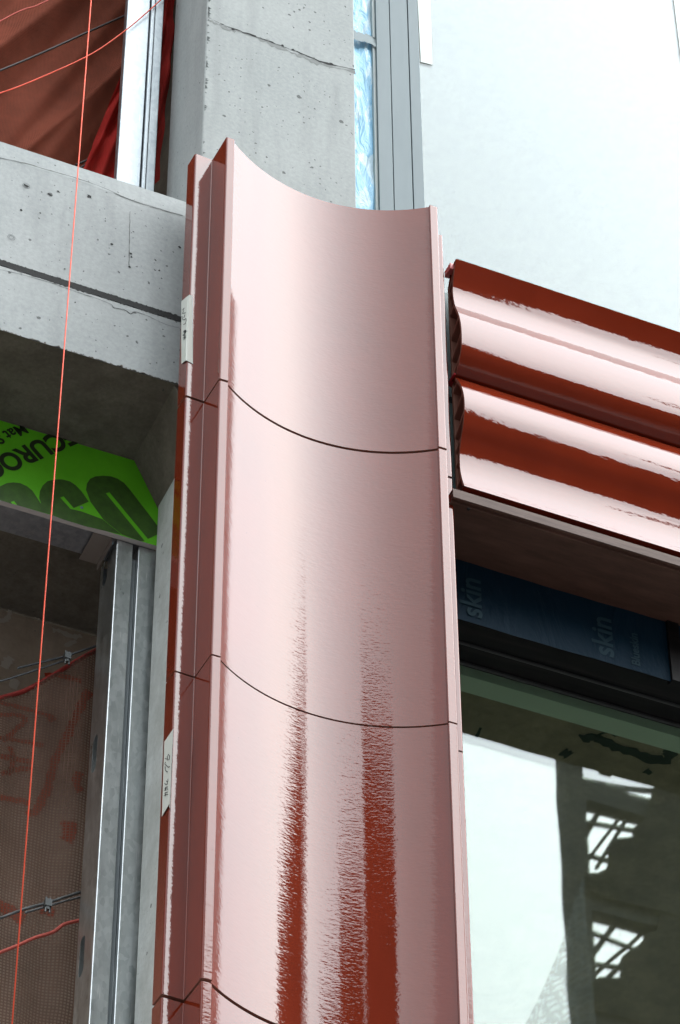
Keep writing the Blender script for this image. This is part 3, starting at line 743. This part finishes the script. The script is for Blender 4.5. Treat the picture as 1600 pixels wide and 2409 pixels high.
# striped emblem: three hairpins running to the lower right
def clipb(q): return q
big = [(1060, 1172), (760, 1005), (672, 875), (640, 800), (640, 755), (655, 720), (690, 697), (740, 688), (800, 690), (850, 702), (900, 730), (940, 770), (975, 815), (1196, 1100), (1095, 1152), (1085, 1146), (815, 812), (782, 818), (1065, 1168)]
flat([(635, 790), (642, 745), (665, 710), (705, 692), (760, 687), (820, 692), (870, 710), (915, 740), (955, 785), (1198, 1102), (1092, 1152), (808, 808), (780, 816), (1068, 1168), (1040, 1170), (900, 1120), (765, 1010), (668, 878)], GREEN_PRINT, 'stripe')
flat([(290, 850), (295, 800), (315, 760), (350, 728), (400, 714), (460, 714), (515, 728), (560, 758), (600, 800), (655, 878), (545, 925), (470, 838), (444, 848), (520, 932), (600, 950), (757, 1008), (895, 1120), (640, 1062), (470, 1010), (390, 980), (305, 895)], GREEN_PRINT, 'stripe')
flat([(-160, 830), (-60, 790), (0, 766), (50, 742), (100, 736), (150, 742), (200, 765), (240, 798), (300, 890), (385, 976), (240, 935), (130, 905), (105, 872), (80, 880), (90, 895), (0, 866), (-160, 820)], GREEN_PRINT, 'stripe')
# lettering, turned upside down on the diagonal
xd = V((-.7071, 0, -.7071)); yd = V((.7071, 0, -.7071))
def rt(body, px, size, bold):
    text_obj('lettering', body, size, BLACK_PRINT, gb, on_y(*px, NBD - .0012), xd, yd, bold)
rt('SECUROCK', Z6(455, 425 - 20), .0, 0) if False else None
pC = on_y(*Z6(520, 440), NBD - .0012)
text_obj('lettering', 'SECUROCK', .104, BLACK_PRINT, gb, on_y(*Z6(568, 300), NBD - .0012), xd, yd, .0032)
text_obj('lettering', 'Glass-Mat Sheathing', .062, BLACK_PRINT, gb, on_y(*Z6(395, 205), NBD - .0012), xd, yd, .0012)
# screw
c = on_y(*Z6(603, 922), NBD - .001); mb = MB(); mb.tube([c, c + V((0, -.003, 0))], [.006, .004], 10); mb.build('screw', SCREW, gb)

# header track and clip
ht = thing('header_track', (-1, .78, ZBD), 'dull steel track running along behind the lower edge of the green board', 'track')
mb = MB(); mb.box(-2.6, .06, NBD + .023, .845, ZBD + .012, ZBD + .014); mb.box(-2.6, .06, .843, .845, ZBD + .0145, ZBD + .07); mb.build('track_channel', TRACK, ht)
cl = thing('angle_clip', (-.1, .78, ZBD), 'short brown steel clip joining the track to the stud', 'clip')
ca, cb = on_z(*Z6(690, 1110), ZBD - .002), on_z(*Z6(840, 1150), ZBD - .002)
mb = MB(); mb.box(ca.x - .0, cb.x - .004, NBD + .024, .86, ZBD - .001, ZBD + .001); mb.box(cb.x - .006, cb.x - .004, NBD + .024, .86, ZBD - .028, ZBD - .0012); mb.build('clip_plate', mat('brown_clip_steel', (.20, .17, .155), .5, .5), cl)
c = on_x(*Z6(842, 1178), cb.x); mb = MB(); mb.tube([V((cb.x - .0038, NBD + .035, ZBD - .012)), V((cb.x + .002, NBD + .035, ZBD - .012))], .006, 8); mb.build('screw', SCREW, cl)

def slotted_plate(name, x, y0, y1, z0, z1, slots, m, parent, th=.0015):
    """web plate facing left with real slotted holes"""
    outer = [V((y0, z0, 0)), V((y1, z0, 0)), V((y1, z1, 0)), V((y0, z1, 0))]
    loops = [outer]
    for (yc, zc, wdt, hgt) in slots:
        lp = []
        r = wdt / 2
        for k in range(9): a = PI * k / 8; lp.append(V((yc + r * math.cos(a), zc + hgt / 2 - r + r * math.sin(a) * 1.0, 0)))
        for k in range(9): a = PI + PI * k / 8; lp.append(V((yc + r * math.cos(a), zc - hgt / 2 + r + r * math.sin(a), 0)))
        loops.append(lp)
    tri = geometry.tessellate_polygon(loops); pts = [p for l in loops for p in l]
    o = mesh(name, [(x, p.x, p.y) for p in pts], [tuple(t) for t in tri], m, parent)
    md = o.modifiers.new('solid', 'SOLIDIFY'); md.thickness = th; md.offset = 0
    return o
# lower stud: C-section with slotted web
def cstud(x0, x1, y0, y1, z0, z1, slots, m, label, group=None, mweb=None):
    t = thing('metal_stud', ((x0 + x1) / 2, (y0 + y1) / 2, z0), label, 'stud', group)
    slotted_plate('web', x0, y0 + .0035, y1, z0, z1, slots, mweb or m, t)
    pf = fillet([(x0 - .0008, y0 + .02), (x0 - .0008, y0), (x1, y0), (x1, y0 + .014), (x1 - .0014, y0 + .014), (x1 - .0014, y0 + .0014), (x0 + .0008, y0 + .0014), (x0 + .0008, y0 + .02)], [0, .004, .003, 0, 0, .002, .002, 0], 5)
    mb = MB(); mb.prism(pf, lambda p, q, s: V((p, q, s)), z0, z1); mb.build('front_flange', m, t, sharp=40)
    mb = MB(); mb.box(x0 + .001, x1, y1 - .0015, y1, z0, z1); mb.build('back_flange', m, t)
    mb = MB(); mb.box(x0 + .0085, x0 + .010, y0 + .0016, y0 + .0018, z0, z1)
    return t
xs0 = on_y(262, 1600, NBD).x; xs1 = on_y(300, 1600, NBD).x
sl_px = [(248, 1345, .07), (223, 1773, .085), (193, 2250, .085)]
def slot(px, py, h): p = on_x(px, py, xs0); return (p.y, p.z, .044, h * 1.75)
cstud(xs0, xs1 + .003, NBD + .0235, .869, 5.2, ZBD - .003, [slot(*q) for q in sl_px], GALV, 'slotted galvanised stud left of the pair under the green board')
xt0, xt1 = on_y(314, 1640, NBD).x, on_y(352, 1640, NBD).x
cstud(xt0, xt1 + .01, NBD + .0235, .869, 5.2, ZBD - .003, [], GALV, 'plain galvanised stud right of the pair, against the concrete column')
# lip seen inside the gap
gp = thing('stud_insert', (xs1, .75, 5.2), 'narrow dark steel strip standing between the two galvanised studs', 'strip')
mb = MB(); mb.box(xs1 + .0045, xt0 - .002, NBD + .045, NBD + .047, 5.2, ZBD - .05); mb.build('strip', mat('dark_steel_strip', (.20, .22, .23), .5, .7), gp)

# upper stud
xu = [on_y(x, 210, .62).x for x in (288, 342, 344, 376)]
cstud(xu[0], xu[1], .62, .65, 10.535, 14.0, [], GALV_BRIGHT, 'wide bright galvanised stud standing on the beam in the upper left bay')
t = thing('metal_track', (xu[2], .66, 10.535), 'narrow galvanised track piece against the right side of the upper stud', 'track')
pf = fillet([(xu[2], .66), (xu[2], .612), (xu[2] + .016, .612), (xu[2] + .02, .622), (xu[3], .622), (xu[3], .66)], [0, .005, .004, .003, .003, 0], 5)
mb = MB(); mb.prism(pf, lambda p, q, s: V((p, q, s)), 10.535, 14.0); mb.build('track_piece', GALV_BRIGHT, t, sharp=40)

# ------------------------------------------------------------------ nets
def net_sheet(name, fn, nu, nv, m, label):
    vs = [fn(i / nu, j / nv) for j in range(nv + 1) for i in range(nu + 1)]
    fs = [(j * (nu + 1) + i, j * (nu + 1) + i + 1, (j + 1) * (nu + 1) + i + 1, (j + 1) * (nu + 1) + i) for j in range(nv) for i in range(nu)]
    o = mesh(name, vs, fs, m, None, True); tag(o, label, 'net'); return o
def foldn(x, z):
    k = x * .80 - z * .42
    return .085 * abs(math.sin(k * 8.5 + .8 * math.sin(k * 5))) ** .7 + .022 * math.sin(k * 31 + z * 2) + .012 * math.sin(x * 6 + z * 5) + .004 * math.sin(k * 90 + z * 9)
net_sheet('debris_net', lambda s, t: V((-1.6 + 1.62 * s, .95 + foldn(-1.6 + 1.62 * s, 10.4 + 3 * t), 10.4 + 3 * t)), 160, 160, NET_BROWN, 'brown debris net hanging in diagonal folds behind the upper stud')
pr = [on_y(*q, .75) for q in ((300, 130), (425, -120), (372, 430), (170, 470))]
net_sheet('debris_net', lambda s, t: (pr[3].lerp(pr[2], s)).lerp(pr[0].lerp(pr[1], s), t) + V((0, .03 * math.sin(s * 9 + t * 6) + .02 * math.sin(s * 23 - t * 9) + .012 * math.sin(t * 31 + s * 11), 0)), 48, 80, NET_RED, 'dark red net gathered behind and right of the upper stud')
NLY = 1.02
ph = [on_y(*q, NLY) for q in ((-60, 1672), (0, 1643), (60, 1622), (120, 1594), (170, 1566), (214, 1539), (280, 1500))]
phc = catmull(ph, 6)
def hem(x):
    for a, b in zip(phc, phc[1:]):
        if a.x <= x <= b.x: return a.z + (b.z - a.z) * (x - a.x) / (b.x - a.x)
    return phc[0].z if x < phc[0].x else phc[-1].z
xA, xB = phc[0].x, phc[-1].x
net_sheet('debris_net', lambda s, t: V((xA + (xB - xA) * s, NLY + .012 * math.sin(s * 9 + t * 5) + .03 * math.sin(t * 3 + 1) * s + .006 * math.sin(s * 23), 6.5 + (hem(xA + (xB - xA) * s) - 6.5) * t)), 60, 60, NET_LOW, 'brown square-mesh net with a red hem hanging in the lower left bay')
mb = MB(); mb.tube([p + V((0, -.004 + .012 * math.sin((p.x - xA) / (xB - xA) * 9 + 5), 0)) for p in phc], .0085, 6)
nl = [o for o in COL.objects if o.name.startswith('debris_net')][-1]
mb.build('hem', RED_EDGE, nl, True)
# cords and stripes
def line(name, px, n, r, m, label, cat, k=8, seg=8):
    mb = MB(); pts = [on_y(x, y, n) for x, y in px]
    mb.tube(catmull(pts, k) if len(pts) > 2 else pts, r, seg); o = mb.build(name, m, None, True); return tag(o, label, cat)
p0, p1 = on_y(219, -60, -.05), on_y(29, 2409, -.05); p1.z -= .6
mb = MB(); xm = (p0.x + p1.x) / 2
mb.tube([(p0.x, -.05, p0.z + .5), (p0.x + (p1.x - p0.x) * .5, -.05, (p0.z + p1.z) / 2), (p1.x, -.05, p1.z)], .0021, 6)
tag(mb.build('string', ORANGE, None, True), 'taut orange string hanging straight down in front of the beam', 'string')
line('string', [(-40, 230), (0, 219), (51, 201), (122, 171), (184, 143), (235, 115), (296, 71), (345, 30), (380, -2), (420, -40)], .60, .0027, ORANGE, 'slack orange string sagging across the upper left net', 'string')
line('cord', [(-30, 62), (0, 50), (30, 34), (60, 21), (85, 14), (130, -8)], .84, .003, RED_CORD, 'salmon cord crossing the top left corner', 'cord')
line('cable', [(-40, 180), (0, 166), (100, 124), (210, 74), (296, 36), (360, 8)], .84, .0045, DARK_WIRE, 'dark cable slanting across the upper left net', 'cable')
t = thing('wire_rope', on_y(230, 372, .85), 'dark looped wire rope with a clamp low in the upper left bay', 'cable')
mb = MB(); mb.tube(catmull([on_y(x, y, .85) for x, y in ((178, 388), (205, 377), (232, 368), (262, 360), (284, 347))], 6), .0042, 8); mb.tube(catmull([on_y(x, y, .84) for x, y in ((186, 396), (210, 384), (236, 374), (262, 362), (284, 350))], 6), .0036, 8); mb.build('rope', DARK_WIRE, t, True)
mb = MB(); mb.tube([on_y(228, 371, .835), on_y(241, 369, .835)], .009, 8); mb.build('clamp', DARK_WIRE, t)
def twisted(mb, px, n, r, turns):
    pts = catmull([on_y(x, y, n) for x, y in px], 14)
    for s in (0, 1, 2):
        q = [p + V((0, math.cos(i / len(pts) * turns * 2 * PI + s * 2.09), math.sin(i / len(pts) * turns * 2 * PI + s * 2.09))) * r * .6 for i, p in enumerate(pts)]
        mb.tube(q, r * .62, 6)
def clamp(px, n, parent, up):
    c = on_y(*px, n - .012)
    mb = MB(); mb.box(c.x - .011, c.x + .011, c.y - .012, c.y + .010, c.z - .014, c.z + .012); mb.build('clamp', CHROME, parent)
    mb = MB()
    for dx_ in (-.006, .007): mb.tube([c + V((dx_, -.002, .022)), c + V((dx_, -.004, -.036))], .0036, 8)
    mb.tube([c + V((0, -.003, -.014)), c + V((0, -.003, -.026))], .008, 6); mb.build('clamp_bolt', CHROME, parent)
t = thing('wire_rope', on_y(100, 2140, .96), 'steel wire rope with a bolted clamp in front of the lower net', 'cable')
mb = MB(); twisted(mb, ((-40, 2172), (0, 2160), (60, 2138), (112, 2124), (160, 2108), (200, 2096)), .955, .0052, 26)
twisted(mb, ((60, 2147), (112, 2132), (160, 2118), (200, 2108)), .955, .0042, 16); mb.build('rope', WIRE, t, True); clamp((112, 2126), .955, t, 1)
t = thing('wire_rope', on_y(150, 1545, .98), 'grey wire rope with a clamp just above the red net hem', 'cable')
mb = MB(); twisted(mb, ((42, 1572), (90, 1560), (150, 1545), (190, 1532), (240, 1515)), .975, .0042, 20); twisted(mb, ((-30, 1612), (30, 1594), (90, 1575), (155, 1553)), .975, .0036, 16)
mb.build('rope', mat('dull_wire', (.14, .15, .16), .5, .7), t, True); clamp((158, 1545), .975, t, 1)
line('cord', [(-30, 2254), (0, 2241), (40, 2225), (80, 2207), (110, 2198), (130, 2190), (150, 2175), (175, 2168), (210, 2160)], .98, .006, RED_CORD, 'salmon cord crossing the lower net under the wire rope', 'cord')
# orange spray paint and smears on the back wall
Z7 = lambda x, y: (x * .3189, 1300 + y * .3189)
pm = MB(); wy = 1.598
for pts, wd in ((((660, 1020), (600, 1120), (540, 1260), (470, 1400), (400, 1550), (345, 1750), (280, 1880), (235, 1925), (205, 1900)), .032), (((-20, 1100), (100, 1130), (230, 1165), (390, 1215), (360, 1240)), .018),
                (((-20, 1195), (100, 1195), (180, 1215), (170, 1260), (90, 1330), (20, 1390)), .018), (((-20, 1365), (160, 1390), (320, 1420)), .018), (((-20, 1500), (100, 1520), (230, 1545)), .022),
                (((10, 1635), (120, 1600), (230, 1590)), .02), (((70, 1430), (100, 1540), (60, 1640)), .02), (((-20, 1800), (100, 1820), (210, 1845)), .022), (((505, 1980), (515, 2060), (490, 2130)), .05),
                (((590, 1620), (560, 1700), (600, 1760)), .03), (((330, 900), (480, 915), (600, 950)), .022), (((-20, 2600), (60, 2640), (180, 2700)), .05), (((300, 2620), (400, 2660)), .04)):
    ribbon(pm, [on_y(*Z7(*q), wy) for q in pts], wd, (0, 1, 0), .35, 6)
o = pm.build('spray_paint', ORANGE_PAINT, iw)
sm = MB()
for pts, wd in ((((-10, 500), (30, 500), (60, 470), (75, 410)), .02), (((260, 480), (300, 465)), .018), (((390, 570), (450, 580), (540, 620), (600, 610)), .02), (((30, 850), (60, 800), (80, 770)), .03), (((90, 1000), (110, 930)), .03), (((480, 690), (560, 650)), .014)):
    ribbon(sm, [on_y(*Z7(*q), wy) for q in pts], wd, (0, 1, 0), .5, 5)
sm.build('plaster_smear', GREY_SMEAR, iw)

for o in COL.objects:
    if o.name.split('.')[0] in ('handwriting', 'chipped_edge', 'air_hole', 'spray_paint', 'plaster_smear', 'spray_mark', 'rope', 'form_mark_lip_shade', 'pour_joint', 'tape_band', 'gasket', 'head_frame', 'form_tie_ring'): o['kind'] = 'stuff'
